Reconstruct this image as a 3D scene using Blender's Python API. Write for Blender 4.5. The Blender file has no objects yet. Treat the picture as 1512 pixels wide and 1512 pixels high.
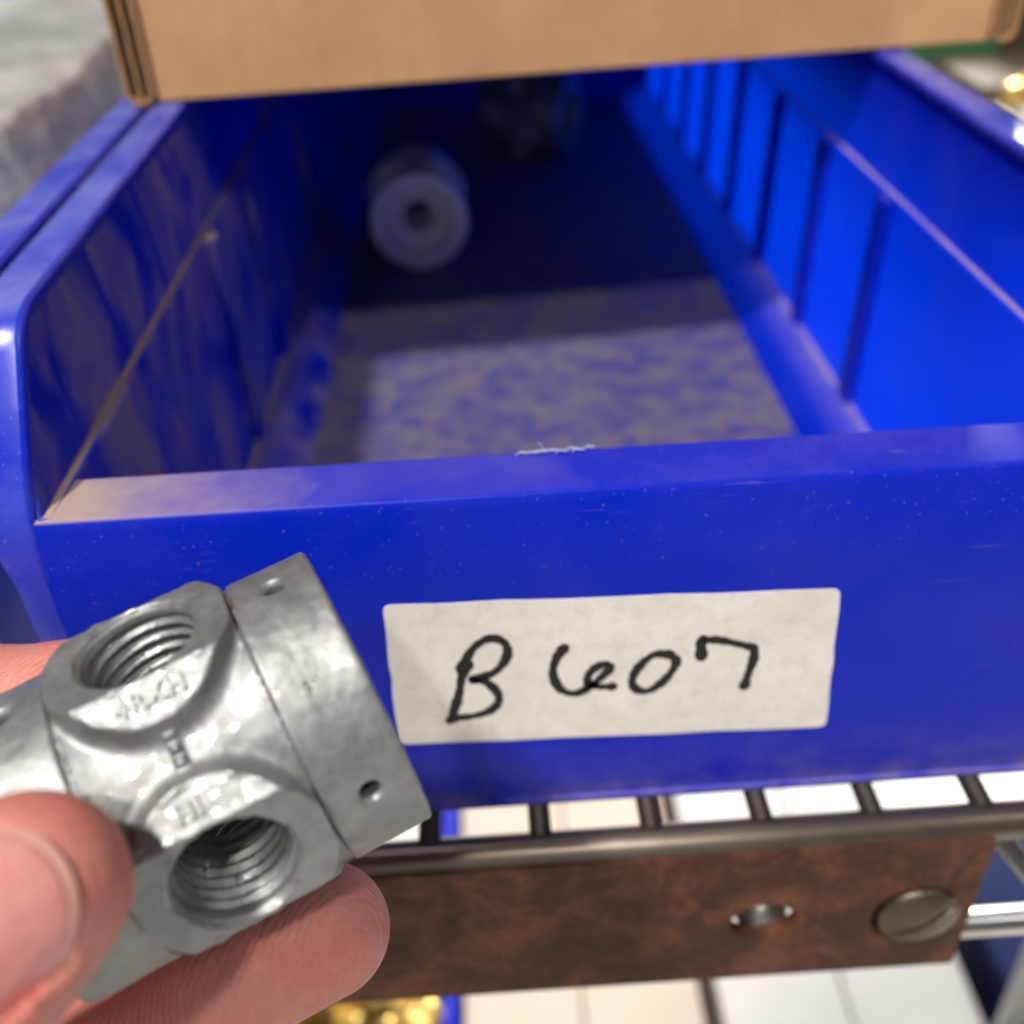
import bpy, bmesh, math, random
import numpy as np
from mathutils import Vector, Matrix, noise, geometry

# ------------------------------------------------------------------ units
# the place is laid out in centimetres round the photographer's eye, then written in metres
S = 0.01
ZUP = 1.25                                   # eye height above the warehouse floor (m)
CAM = np.array([[0.99797, 0.061713, -0.015696], [-0.04874, 0.581661, -0.811969], [-0.04098, 0.811087, 0.583489]])
scn = bpy.context.scene
col = scn.collection
random.seed(7)
rng = np.random.default_rng(7)

# ------------------------------------------------------------------ camera
cd = bpy.data.cameras.new('camera')
cam = bpy.data.objects.new('camera', cd); col.objects.link(cam)
m = Matrix(CAM.tolist()).to_4x4(); m.translation = (0, 0, ZUP)
cam.matrix_world = m
cd.sensor_width = 36; cd.lens = 36 * 1516 / 1512
cd.clip_start = 0.005; cd.clip_end = 60
cd.dof.use_dof = True; cd.dof.focus_distance = 0.124; cd.dof.aperture_fstop = 13
scn.camera = cam

# ------------------------------------------------------------------ light
world = bpy.data.worlds.new('World'); scn.world = world; world.use_nodes = True
bg = world.node_tree.nodes['Background']
bg.inputs[0].default_value = (0.93, 0.96, 1.0, 1); bg.inputs[1].default_value = 0.08
scn.view_settings.view_transform = 'Standard'; scn.view_settings.look = 'None'
scn.view_settings.exposure = 0.0; scn.view_settings.gamma = 1
scn.cycles.use_denoising = True
scn.cycles.max_bounces = 8

def lamp(name, target, direction, dist, watts, sx, sy, colour, roll=0):
    l = bpy.data.lights.new(name, 'AREA'); l.shape = 'RECTANGLE'; l.size = sx; l.size_y = sy
    l.energy = watts; l.color = colour
    o = bpy.data.objects.new(name, l); col.objects.link(o)
    d = Vector(direction).normalized()
    o.location = Vector((target[0]*S, target[1]*S, target[2]*S + ZUP)) + d * dist
    o.rotation_euler = d.to_track_quat('Z', 'Y').to_euler()
    o['kind'] = 'helper'
    return o
# ceiling fixtures: to the left, behind the photographer, and over the next aisle behind the shelf; plus two added fill lamps
lamp('ceiling_or_fill_lamp', (1, 22, -9), (-0.40, -0.42, 1.0), 2.0, 44, 0.12, 0.12, (1.0, 0.95, 0.88))
lamp('ceiling_or_fill_lamp', (1, 11, -11), (-0.12, -0.57, 0.79), 2.2, 17, 0.09, 0.09, (1.0, 0.93, 0.84))
lamp('ceiling_or_fill_lamp', (0, 20, -9), (0.62, -0.28, 0.75), 2.4, 7, 0.3, 0.3, (0.92, 0.96, 1.0))  # weak fill added from the right to brighten the bin's left wall
lamp('low_front_fill', (0, 20, -9), (-0.22, -1.0, 0.32), 3.2, 10, 2.0, 1.6, (0.90, 0.95, 1.0))  # unseen broad fill, added low in front to brighten the fitting in the bin
lamp('ceiling_or_fill_lamp', (10, 30, -12), (0.33, 0.90, 0.40), 2.2, 235, 0.4, 0.8, (1.0, 0.97, 0.92))

# ------------------------------------------------------------------ helpers
def W(p): return np.asarray(p, float) * S + np.array([0, 0, ZUP])
def from_cam(v): return CAM @ np.asarray(v, float)
def px(x, y, d): return CAM @ np.array([(x - 756) / 1516 * d, (756 - y) / 1516 * d, -d])

def empty(name, loc, label, cat, group=None):
    o = bpy.data.objects.new(name, None); col.objects.link(o)
    o.location = W(loc); o.empty_display_size = 0.01
    tag(o, label, cat, group)
    o['_base'] = list(loc)
    return o
def tag(o, label=None, cat=None, group=None, kind=None):
    if label: o['label'] = label
    if cat: o['category'] = cat
    if group: o['group'] = group
    if kind: o['kind'] = kind
    return o
BASE = {}
def obj(name, verts, faces, mat, parent=None, smooth=False, bevel=0, seg=2, label=None, base=None):
    """verts in cm of the place; the object sits at its parent's base (or `base`)"""
    if parent is not None:
        root = parent
        while root.parent: root = root.parent
        b = np.array(BASE[root.name])
    else:
        b = np.array(base if base is not None else (0, 0, 0), float)
    v = (np.asarray(verts, float) - b) * S
    me = bpy.data.meshes.new(name)
    if isinstance(faces, np.ndarray):
        nf, k = faces.shape
        me.vertices.add(len(v)); me.vertices.foreach_set('co', v.astype(np.float32).ravel())
        me.loops.add(nf * k); me.loops.foreach_set('vertex_index', faces.astype(np.int32).ravel())
        me.polygons.add(nf); me.polygons.foreach_set('loop_start', np.arange(0, nf * k, k, dtype=np.int32))
        me.update(calc_edges=True); me.validate()
    else:
        me.from_pydata(v.tolist(), [], faces)
        bm = bmesh.new(); bm.from_mesh(me); bmesh.ops.recalc_face_normals(bm, faces=bm.faces); bm.to_mesh(me); bm.free()
    if mat: me.materials.append(mat)
    if smooth or bevel:
        me.polygons.foreach_set('use_smooth', [True] * len(me.polygons))
    o = bpy.data.objects.new(name, me); col.objects.link(o)
    if parent is not None: o.parent = parent
    else:
        o.location = W(b); BASE[o.name] = b.tolist()
    if bevel:
        md = o.modifiers.new('bevel', 'BEVEL'); md.width = bevel * S; md.segments = seg; md.limit_method = 'ANGLE'
        md.angle_limit = math.radians(30); md.harden_normals = True
    if label: o['label'] = label
    return o
def thing(name, loc, label, cat, group=None):
    o = empty(name, loc, label, cat, group); del o['_base']; BASE[o.name] = list(loc); return o
def kids(o): return [c for c in bpy.data.objects if c.parent == o]
def copy_tree(o, parent=None):
    c = o.copy(); col.objects.link(c); c.parent = parent
    for ch in kids(o): copy_tree(ch, c)
    return c

def box(x0, x1, y0, y1, z0, z1):
    v = [(x, y, z) for x in (x0, x1) for y in (y0, y1) for z in (z0, z1)]
    return v, [(0, 1, 3, 2), (4, 6, 7, 5), (0, 4, 5, 1), (2, 3, 7, 6), (0, 2, 6, 4), (1, 5, 7, 3)]
def merge(*parts):
    V, F = [], []
    for v, f in parts:
        n = len(V); V += [tuple(p) for p in v]; F += [tuple(i + n for i in q) for q in f]
    return V, F
def prism(profile, fa, fb):
    """closed profile points; fa/fb map a profile point to its two end positions"""
    n = len(profile)
    v = [fa(p) for p in profile] + [fb(p) for p in profile]
    f = [tuple(range(n)), tuple(range(2 * n - 1, n - 1, -1))]
    f += [(i, i + n, (i + 1) % n + n, (i + 1) % n) for i in range(n)]
    return v, f
def tube(pts, r, n=10, cap=True):
    pts = [np.array(p, float) for p in pts]; V = []; F = []
    up = np.array([0, 0, 1.0])
    for i, p in enumerate(pts):
        t = pts[min(i + 1, len(pts) - 1)] - pts[max(i - 1, 0)]; t /= np.linalg.norm(t)
        a = np.cross(t, up)
        if np.linalg.norm(a) < 0.05: a = np.cross(t, [1, 0, 0])
        a /= np.linalg.norm(a); b = np.cross(t, a)
        rr = r[i] if hasattr(r, '__len__') else r
        for k in range(n):
            an = 2 * math.pi * k / n
            V.append(p + rr * (math.cos(an) * a + math.sin(an) * b))
    for i in range(len(pts) - 1):
        for k in range(n):
            F.append((i * n + k, i * n + (k + 1) % n, (i + 1) * n + (k + 1) % n, (i + 1) * n + k))
    if cap: F += [tuple(range(n - 1, -1, -1)), tuple(range((len(pts) - 1) * n, len(pts) * n))]
    return V, F
def lathe(prof, c, axis, n=24):
    """prof: (radius, height) list round an axis through c"""
    axis = np.array(axis, float); axis /= np.linalg.norm(axis)
    a = np.cross(axis, [0.3, 0.5, 0.81]); a /= np.linalg.norm(a); b = np.cross(axis, a); c = np.array(c, float)
    V, F = [], []
    for r, h in prof:
        for k in range(n):
            an = 2 * math.pi * k / n
            V.append(c + axis * h + r * (math.cos(an) * a + math.sin(an) * b))
    for i in range(len(prof) - 1):
        for k in range(n):
            F.append((i * n + k, i * n + (k + 1) % n, (i + 1) * n + (k + 1) % n, (i + 1) * n + k))
    F += [tuple(range(n - 1, -1, -1)), tuple(range((len(prof) - 1) * n, len(prof) * n))]
    return V, F

# signed distance fields -> quads (surface nets)
def surface_nets(F, org, h):
    s = F < 0
    nx, ny, nz = F.shape
    cnt = np.zeros((nx - 1, ny - 1, nz - 1), np.int8)
    for i in (0, 1):
        for j in (0, 1):
            for k in (0, 1):
                cnt += s[i:nx - 1 + i, j:ny - 1 + j, k:nz - 1 + k]
    act = (cnt > 0) & (cnt < 8)
    I = np.argwhere(act)
    idx = -np.ones(act.shape, np.int64); idx[act] = np.arange(len(I))
    acc = np.zeros((len(I), 3)); num = np.zeros(len(I))
    corners = [(i, j, k) for i in (0, 1) for j in (0, 1) for k in (0, 1)]
    for a in corners:
        for ax in range(3):
            if a[ax]: continue
            b = list(a); b[ax] = 1
            fa = F[I[:, 0] + a[0], I[:, 1] + a[1], I[:, 2] + a[2]]; fb = F[I[:, 0] + b[0], I[:, 1] + b[1], I[:, 2] + b[2]]
            cr = (fa < 0) != (fb < 0)
            t = fa / np.where(cr, fa - fb, 1)
            p = np.array(a, float)[None, :].repeat(len(I), 0); p[:, ax] = t
            acc += p * cr[:, None]; num += cr
    V = (I + acc / num[:, None]) * h + np.array(org)
    quads = []
    for ax in range(3):
        sl0 = [slice(None)] * 3; sl1 = [slice(None)] * 3
        sl0[ax] = slice(0, -1); sl1[ax] = slice(1, None)
        ch = s[tuple(sl0)] != s[tuple(sl1)]
        E = np.argwhere(ch); o1, o2 = (ax + 1) % 3, (ax + 2) % 3
        ok = (E[:, o1] > 0) & (E[:, o2] > 0) & (E[:, o1] < F.shape[o1] - 1) & (E[:, o2] < F.shape[o2] - 1)
        E = E[ok]; ins = s[tuple(E.T)]
        q = []
        for d1, d2 in ((0, 0), (1, 0), (1, 1), (0, 1)):
            C = E.copy(); C[:, o1] -= 1 - d1; C[:, o2] -= 1 - d2
            q.append(idx[tuple(C.T)])
        q = np.stack(q, 1); q[~ins] = q[~ins][:, ::-1]
        quads.append(q)
    return V, np.concatenate(quads)
def project(V, fn, n=2, e=0.004):
    for _ in range(n):
        f0 = fn(*V.T)
        g = np.stack([fn(*(V + d).T) - fn(*(V - d).T) for d in np.eye(3) * e], 1) / (2 * e)
        V = V - np.clip(f0, -0.04, 0.04)[:, None] * g / np.maximum((g * g).sum(1), 0.2)[:, None]
    return V
def smin(a, b, k):
    hh = np.maximum(k - np.abs(a - b), 0) / k
    return np.minimum(a, b) - hh * hh * k * 0.25
def smax(a, b, k): return -smin(-a, -b, k)

# ------------------------------------------------------------------ materials
def new_mat(name):
    m = bpy.data.materials.new(name); m.use_nodes = True
    nt = m.node_tree; b = nt.nodes['Principled BSDF']
    return m, nt, b
class N:
    """a small node-writing helper; texture coordinates are object space in centimetres"""
    def __init__(self, nt):
        self.nt = nt
        tc = nt.nodes.new('ShaderNodeTexCoord'); mp = nt.nodes.new('ShaderNodeMapping')
        mp.inputs['Scale'].default_value = (100, 100, 100)
        nt.links.new(tc.outputs['Object'], mp.inputs['Vector']); self.co = mp.outputs[0]
    def link(self, a, b): self.nt.links.new(a, b)
    def stretch(self, scale, rot=(0, 0, 0)):
        mp = self.nt.nodes.new('ShaderNodeMapping'); mp.inputs['Scale'].default_value = scale; mp.inputs['Rotation'].default_value = rot
        self.link(self.co, mp.inputs['Vector']); return mp.outputs[0]
    def noise(self, scale, detail=4, rough=0.6, co=None, dist=0):
        n = self.nt.nodes.new('ShaderNodeTexNoise'); n.inputs['Scale'].default_value = scale
        n.inputs['Detail'].default_value = detail; n.inputs['Roughness'].default_value = rough; n.inputs['Distortion'].default_value = dist
        self.link(co or self.co, n.inputs['Vector']); return n.outputs['Fac']
    def ramp(self, fac, stops):
        r = self.nt.nodes.new('ShaderNodeValToRGB'); e = r.color_ramp.elements
        while len(e) < len(stops): e.new(0.5)
        for el, (p, c) in zip(e, stops):
            el.position = p; el.color = (c, c, c, 1) if not hasattr(c, '__len__') else (*c, 1)
        self.link(fac, r.inputs[0]); return r.outputs[0]
    def math(self, op, a, b=None, clamp=False):
        n = self.nt.nodes.new('ShaderNodeMath'); n.operation = op; n.use_clamp = clamp
        for i, v in enumerate((a, b)):
            if v is None: continue
            if isinstance(v, (int, float)): n.inputs[i].default_value = v
            else: self.link(v, n.inputs[i])
        return n.outputs[0]
    def mix(self, fac, a, b):
        n = self.nt.nodes.new('ShaderNodeMix'); n.data_type = 'RGBA'
        for k, v in ((0, fac), (6, a), (7, b)):
            if isinstance(v, (int, float)): n.inputs[k].default_value = v
            elif isinstance(v, tuple): n.inputs[k].default_value = (*v, 1)
            else: self.link(v, n.inputs[k])
        return n.outputs[2]
    def normal_z(self):
        g = self.nt.nodes.new('ShaderNodeNewGeometry'); s = self.nt.nodes.new('ShaderNodeSeparateXYZ')
        self.link(g.outputs['Normal'], s.inputs[0]); return s.outputs['Z']
    def axis(self, k):
        s = self.nt.nodes.new('ShaderNodeSeparateXYZ'); self.link(self.co, s.inputs[0]); return s.outputs[k]
    def bump(self, h, strength, dist, bsdf, prev=None):
        b = self.nt.nodes.new('ShaderNodeBump'); b.inputs['Strength'].default_value = strength; b.inputs['Distance'].default_value = dist * S
        self.link(h, b.inputs['Height'])
        if prev: self.link(prev, b.inputs['Normal'])
        self.link(b.outputs[0], bsdf.inputs['Normal']); return b.outputs[0]

DUST = (0.42, 0.31, 0.215)
def plastic(name, base=(0.0012, 0.017, 0.50), wall=0.25, up=0.85, streak=None, rough=0.34, through=0.0, patch_scale=0.45, patch_min=0.35, low=0.0, ramp=(0.44, 0.68), spec=0.3, dust_or_sheen=DUST, corner=0.0, scratch=0.0):
    """blue moulded plastic under settled and smeared tan dusting, or a painted lilac sheen on the rim; wall: how much clings to upright faces, up: to upward ones"""
    m, nt, b = new_mat(name); n = N(nt)
    nz = n.normal_z()
    upm = n.math('MULTIPLY', n.ramp(nz, [(0.84, 0.0), (0.97, 1.0)]), up)
    patch = n.ramp(n.noise(patch_scale, 5, 0.62, None, 0.4), [(0.36, patch_min), (0.62, 1.0)])
    upm = n.math('MULTIPLY', upm, patch)
    co = n.stretch(streak[0], streak[1]) if streak else None
    sm = n.ramp(n.noise(0.35 if not streak else 0.8, 5, 0.6, co, 0.6), [(ramp[0], 0.0), (ramp[1], 1.0)])
    fine = n.ramp(n.noise(14, 3, 0.7), [(0.3, 0.55), (0.7, 1.0)])
    wm = n.math('MULTIPLY', n.math('MULTIPLY', sm, wall), fine)
    if low:                                                      # grime kicked up along the bottom edge
        lm = n.math('MULTIPLY', n.ramp(n.math('MULTIPLY', n.axis(2), 0.1), [(0.0, 1.0), (0.015, 0.8), (0.05, 0.35), (0.17, 0.0)]), n.ramp(n.noise(0.9, 5, 0.65), [(0.35, 0.15), (0.65, 1.0)]))
        wm = n.math('MAXIMUM', wm, n.math('MULTIPLY', lm, low))
    if corner:                                                   # dust swept into the left corner of the lip
        xs = n.math('ADD', n.math('ADD', n.math('MULTIPLY', n.axis(0), -0.1), -0.30), n.math('MULTIPLY', n.noise(0.8, 5, 0.65), 0.35))
        cm = n.math('MULTIPLY', n.ramp(xs, [(0.28, 0.0), (0.64, 1.0)]), n.ramp(nz, [(0.5, 0.0), (0.9, corner)]))
        upm = n.math('MAXIMUM', upm, cm)
    if scratch:                                                  # fine scuffs
        for sc, ro in (((1.2, 1.0, 30.0), (0, 0.35, 0)), ((1.0, 1.0, 40.0), (0, -1.1, 0)), ((0.8, 1.0, 24.0), (0, 0.05, 0))):
            sk = n.ramp(n.noise(0.9, 2, 0.5, n.stretch(sc, ro)), [(0.70, 0.0), (0.76, scratch)])
            wm = n.math('MAXIMUM', wm, n.math('MULTIPLY', sk, n.ramp(n.noise(0.5, 3), [(0.42, 0.0), (0.62, 1.0)])))
    speck = n.ramp(n.noise(20, 1, 0.5), [(0.73, 0.0), (0.78, 0.55)])
    mask = n.math('ADD', n.math('MAXIMUM', upm, wm), n.math('MULTIPLY', speck, 0.5), True)
    tone = n.mix(n.noise(0.3, 3, 0.5), base, tuple(c * 1.12 for c in base))
    n.link(n.mix(mask, tone, dust_or_sheen), b.inputs['Base Color'])
    n.link(n.math('ADD', n.math('MULTIPLY', mask, 0.45), n.math('ADD', rough - 0.06, n.math('MULTIPLY', n.noise(1.6, 3), 0.12)), True), b.inputs['Roughness'])
    b.inputs['Specular IOR Level'].default_value = spec
    if through:                                                  # thin walls let some light through
        tr = nt.nodes.new('ShaderNodeBsdfTranslucent'); tr.inputs[0].default_value = (0.0, 0.24, 1.0, 1)
        mx = nt.nodes.new('ShaderNodeMixShader'); n.link(n.math('MULTIPLY', n.math('SUBTRACT', 1.0, mask), through), mx.inputs[0])
        n.link(b.outputs[0], mx.inputs[1]); n.link(tr.outputs[0], mx.inputs[2])
        n.link(mx.outputs[0], nt.nodes['Material Output'].inputs['Surface'])
    bp = n.bump(n.noise(0.5, 2, 0.5), 0.35, 0.05, b)
    n.bump(n.noise(30, 3, 0.6), 0.12, 0.006, b, bp)
    return m
M_BLUE = plastic('blue_plastic', base=(0.0006, 0.014, 0.42), wall=0.025, up=0.10, low=0.45, spec=0.13, patch_min=0.2, corner=0.85, scratch=0.22)
M_RIM = plastic('blue_plastic_rim', base=(0.006, 0.02, 0.46), wall=0.16, up=0.32, rough=0.27, spec=0.45, dust_or_sheen=(0.40, 0.42, 0.60))  # lilac tint paints the rim's pale highlight into the colour, with worn whitening
M_LEFT = plastic('blue_plastic_smeared', wall=0.8, up=1.0, patch_min=0.8, ramp=(0.43, 0.66), streak=((0.6, 0.75, 0.34), (0.6, 0, 0)), through=0.3)
M_RIGHT = plastic('blue_plastic_clean', base=(0.002, 0.022, 0.62), wall=0.06, up=0.8, patch_min=0.7, through=0.62)
M_FLOOR = plastic('blue_plastic_floor', wall=0.3, up=0.80, patch_scale=1.5, patch_min=0.38, dust_or_sheen=(0.19, 0.155, 0.14), base=(0.002, 0.012, 0.26))

def metal(name, k=1.0, metallic=0.62):
    m, nt, b = new_mat(name); n = N(nt)
    big = n.noise(1.1, 4, 0.6); mid = n.noise(4.5, 5, 0.65); fine = n.noise(26, 4, 0.7)
    c = n.mix(n.ramp(mid, [(0.32, 0.0), (0.7, 1.0)]), tuple(v * k for v in (0.21, 0.218, 0.224)), tuple(v * k for v in (0.355, 0.35, 0.34)))
    c = n.mix(n.ramp(big, [(0.40, 0.0), (0.62, 0.5)]), c, tuple(v * k for v in (0.225, 0.234, 0.245)))
    n.link(c, b.inputs['Base Color'])
    b.inputs['Metallic'].default_value = metallic
    g = nt.nodes.new('ShaderNodeNewGeometry')
    edge = n.math('MULTIPLY', n.ramp(g.outputs['Pointiness'], [(0.52, 0.0), (0.57, 1.0)]), n.ramp(n.noise(7, 3, 0.7), [(0.42, 0.0), (0.6, 1.0)]))
    n.link(n.math('SUBTRACT', n.math('ADD', 0.36, n.math('MULTIPLY', mid, 0.24)), n.math('MULTIPLY', edge, 0.36)), b.inputs['Roughness'])
    b1 = n.bump(mid, 0.16, 0.03, b); b2 = n.bump(fine, 0.30, 0.010, b, b1)
    n.bump(n.noise(0.9, 2, 0.5), 0.25, 0.12, b, b2)
    return m
M_ZINC = metal('cast_zinc')
M_ZINC_LIT = metal('cast_zinc_lit', 2.3, 0.35)  # paler copy of the cast zinc; front light on the loose fitting put into colour

def simple(name, colr, rough=0.5, metal=0.0, var=0.15, scale=2.0, bump=0.1, spec=0.5):
    m, nt, b = new_mat(name); n = N(nt)
    k = n.noise(scale, 5, 0.6)
    n.link(n.mix(k, tuple(c * (1 - var) for c in colr), tuple(min(1, c * (1 + var)) for c in colr)), b.inputs['Base Color'])
    b.inputs['Roughness'].default_value = rough; b.inputs['Metallic'].default_value = metal; b.inputs['Specular IOR Level'].default_value = spec
    n.bump(n.noise(scale * 6, 4, 0.65), bump, 0.02, b)
    return m
def cardboard():
    m, nt, b = new_mat('cardboard'); n = N(nt)
    c = n.mix(n.ramp(n.noise(0.5, 5, 0.65), [(0.3, 0.0), (0.7, 1.0)]), (0.56, 0.305, 0.145), (0.67, 0.39, 0.195))
    c = n.mix(n.ramp(n.noise(1.0, 4, 0.6, n.stretch((6, 6, 0.25))), [(0.35, 0.0), (0.7, 0.18)]), c, (0.45, 0.24, 0.11))
    c = n.mix(n.ramp(n.noise(12, 3, 0.7), [(0.55, 0.0), (0.75, 0.35)]), c, (0.38, 0.20, 0.09))
    n.link(c, b.inputs['Base Color']); b.inputs['Roughness'].default_value = 0.85; b.inputs['Specular IOR Level'].default_value = 0.15
    b1 = n.bump(n.noise(1.0, 2, 0.5, n.stretch((3.0, 3.0, 0.1))), 0.25, 0.04, b); n.bump(n.noise(14, 4, 0.7), 0.25, 0.012, b, b1)
    return m
M_CARD = cardboard()
M_CARDEDGE = simple('cardboard_edge', (0.40, 0.23, 0.11), 0.9, var=0.2, spec=0.1)
M_FLUTE = simple('cardboard_flute', (0.20, 0.11, 0.05), 0.95, var=0.2, spec=0.05)
M_CHROME = simple('dull_chrome', (0.55, 0.53, 0.50), 0.30, 1.0, var=0.25, scale=1.2, bump=0.1)
M_RAIL = simple('tarnished_rail', (0.15, 0.125, 0.10), 0.36, 0.8, var=0.5, scale=0.5, bump=0.15)
M_WIRE = simple('dark_wire', (0.045, 0.038, 0.034), 0.45, 0.6, var=0.4, scale=1.5)
M_BRASS = simple('brass', (0.62, 0.44, 0.13), 0.5, 0.65, var=0.12, bump=0.05)
M_BOLT = simple('dull_bolt', (0.34, 0.33, 0.31), 0.35, 0.85, var=0.3, scale=3, bump=0.2)
M_STEEL = simple('worn_steel', (0.115, 0.092, 0.072), 0.42, 0.85, var=0.3, scale=3, bump=0.2)
M_WHITE = simple('white_board', (0.48, 0.47, 0.45), 0.7, var=0.04, scale=0.2, bump=0.05)
M_CREAM = simple('cream_board', (0.45, 0.375, 0.30), 0.75, var=0.06, scale=0.2, bump=0.05)
M_GREEN = simple('green_board', (0.035, 0.12, 0.045), 0.6, var=0.25, scale=0.4, spec=0.1)
M_DARK = simple('dark_brown_board', (0.05, 0.035, 0.025), 0.7, var=0.3, scale=0.4, spec=0.1)
M_BEIGE = simple('beige_board', (0.09, 0.075, 0.05), 0.8, var=0.15, scale=0.4, spec=0.1)
M_NAVY = simple('navy_board', (0.012, 0.022, 0.10), 0.6, var=0.3, scale=0.4, spec=0.1)
M_MAROON = simple('maroon_tape', (0.09, 0.015, 0.02), 0.45, var=0.2)
M_BURR = simple('shaved_plastic', (0.30, 0.33, 0.55), 0.6, var=0.3)
M_CONC = simple('pale_concrete', (0.52, 0.50, 0.47), 0.7, var=0.08, scale=0.08, bump=0.1)
M_INK = simple('black_marker', (0.012, 0.011, 0.010), 0.55, var=0.3, scale=3, spec=0.3)

def rust():
    m, nt, b = new_mat('rusted_steel'); n = N(nt)
    a = n.noise(0.8, 7, 0.72, None, 0.6); c = n.noise(5.5, 5, 0.7)
    base = n.ramp(a, [(0.30, (0.030, 0.013, 0.009)), (0.47, (0.072, 0.025, 0.014)), (0.58, (0.135, 0.047, 0.021)), (0.74, (0.23, 0.092, 0.040))])
    n.link(n.mix(n.ramp(c, [(0.42, 0.0), (0.7, 0.7)]), base, (0.040, 0.018, 0.012)), b.inputs['Base Color'])
    b.inputs['Metallic'].default_value = 0.0; b.inputs['Specular IOR Level'].default_value = 0.2
    n.link(n.math('ADD', 0.42, n.math('MULTIPLY', c, 0.35)), b.inputs['Roughness'])
    b1 = n.bump(c, 0.5, 0.04, b); n.bump(n.noise(26, 5, 0.75), 0.5, 0.016, b, b1)
    return m
M_RUST = rust()
def paper():
    m, nt, b = new_mat('white_sticker_paper'); n = N(nt)
    k = n.ramp(n.noise(0.9, 6, 0.66), [(0.35, 0.0), (0.75, 1.0)])
    c = n.mix(k, (0.81, 0.785, 0.745), (0.69, 0.66, 0.61))
    c = n.mix(n.ramp(n.noise(3.2, 5, 0.7), [(0.5, 0.0), (0.75, 0.35)]), c, (0.42, 0.37, 0.31))
    sp = n.ramp(n.noise(26, 2, 0.6), [(0.62, 0.0), (0.72, 0.4)])
    n.link(n.mix(sp, c, (0.36, 0.32, 0.27)), b.inputs['Base Color'])
    b.inputs['Roughness'].default_value = 0.62; b.inputs['Specular IOR Level'].default_value = 0.3
    n.bump(n.noise(18, 4, 0.6), 0.10, 0.01, b)
    return m
M_PAPER = paper()
def skin(name, c1, c2, rough):
    m, nt, b = new_mat(name); n = N(nt)
    k = n.ramp(n.noise(1.0, 5, 0.6), [(0.32, 0.0), (0.68, 1.0)])
    c = n.mix(k, c1, c2)
    c = n.mix(n.ramp(n.noise(6, 5, 0.75), [(0.45, 0.0), (0.75, 0.5)]), c, tuple(min(1, v * 1.25 + 0.02) for v in c1))
    n.link(c, b.inputs['Base Color'])
    b.inputs['Subsurface Weight'].default_value = 0.18; b.inputs['Subsurface Radius'].default_value = (1.0, 0.35, 0.2); b.inputs['Subsurface Scale'].default_value = 0.0025
    b.inputs['Roughness'].default_value = rough; b.inputs['Specular IOR Level'].default_value = 0.4
    w = nt.nodes.new('ShaderNodeTexWave'); w.inputs['Scale'].default_value = 4.5; w.inputs['Distortion'].default_value = 5.0; w.inputs['Detail'].default_value = 3; w.inputs['Detail Scale'].default_value = 1.2
    n.link(n.stretch((1, 1, 1), (0.5, 0.3, 0.9)), w.inputs['Vector'])
    b1 = n.bump(w.outputs['Fac'], 0.5, 0.013, b); 
    vo = nt.nodes.new('ShaderNodeTexVoronoi'); vo.feature = 'DISTANCE_TO_EDGE'; vo.inputs['Scale'].default_value = 9.0
    n.link(n.stretch((1, 1.6, 1), (0.4, 0.2, 0.7)), vo.inputs['Vector'])
    b1 = n.bump(n.ramp(vo.outputs['Distance'], [(0.0, 0.0), (0.12, 1.0)]), 0.22, 0.010, b, b1)
    b2 = n.bump(n.noise(22, 4, 0.7), 0.45, 0.016, b, b1); n.bump(n.noise(3.0, 3, 0.6), 0.25, 0.05, b, b2)
    return m
M_SKIN = skin('skin', (0.56, 0.235, 0.185), (0.59, 0.165, 0.135), 0.52)
M_NAIL = skin('fingernail', (0.60, 0.27, 0.245), (0.62, 0.215, 0.20), 0.26)
M_NAILTIP = simple('nail_edge', (0.60, 0.31, 0.26), 0.45, var=0.08)
def poly():
    m, nt, b = new_mat('clear_plastic_bag'); n = N(nt)
    n.link(n.mix(n.noise(0.3, 4), (0.50, 0.50, 0.49), (0.64, 0.64, 0.63)), b.inputs['Base Color'])
    b.inputs['Roughness'].default_value = 0.22; b.inputs['Transmission Weight'].default_value = 0.25; b.inputs['Specular IOR Level'].default_value = 0.6
    n.bump(n.noise(1.2, 4, 0.55), 0.5, 0.25, b)
    return m
M_POLY = poly()

# ------------------------------------------------------------------ setting: floor below
FLOOR_Z = -66.0
fl = obj('floor', [(-400, -300, FLOOR_Z), (400, -300, FLOOR_Z), (400, 500, FLOOR_Z), (-400, 500, FLOOR_Z)], [(0, 1, 2, 3)], M_CONC)
tag(fl, kind='structure')

# ------------------------------------------------------------------ the blue bin
XC, ZB, ZL = 1.62, -14.35, -8.05
ZR = ZL + 2.3
YF, YB = 11.39, 56.0
def rounded_rect(w0, w1, h0, h1, r, k=3):
    pts = []
    for cx_, cz_, a0 in ((w1 - r, h1 - r, 0), (w0 + r, h1 - r, 90), (w0 + r, h0 + r, 180), (w1 - r, h0 + r, 270)):
        for i in range(k + 1):
            a = math.radians(a0 + 90 * i / k); pts.append((cx_ + r * math.cos(a), cz_ + r * math.sin(a)))
    return pts
def smooth_path(pts, rad, k=5):
    out = [np.array(pts[0], float)]
    for i in range(1, len(pts) - 1):
        a, b, c = (np.array(q, float) for q in pts[i - 1:i + 2])
        u = (a - b) / np.linalg.norm(a - b); v = (c - b) / np.linalg.norm(c - b)
        p0, p1 = b + u * rad[i - 1], b + v * rad[i - 1]
        for j in range(k + 1):
            t = j / k; out.append((1 - t) ** 2 * p0 + 2 * t * (1 - t) * b + t * t * p1)
    out.append(np.array(pts[-1], float)); return out

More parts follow.
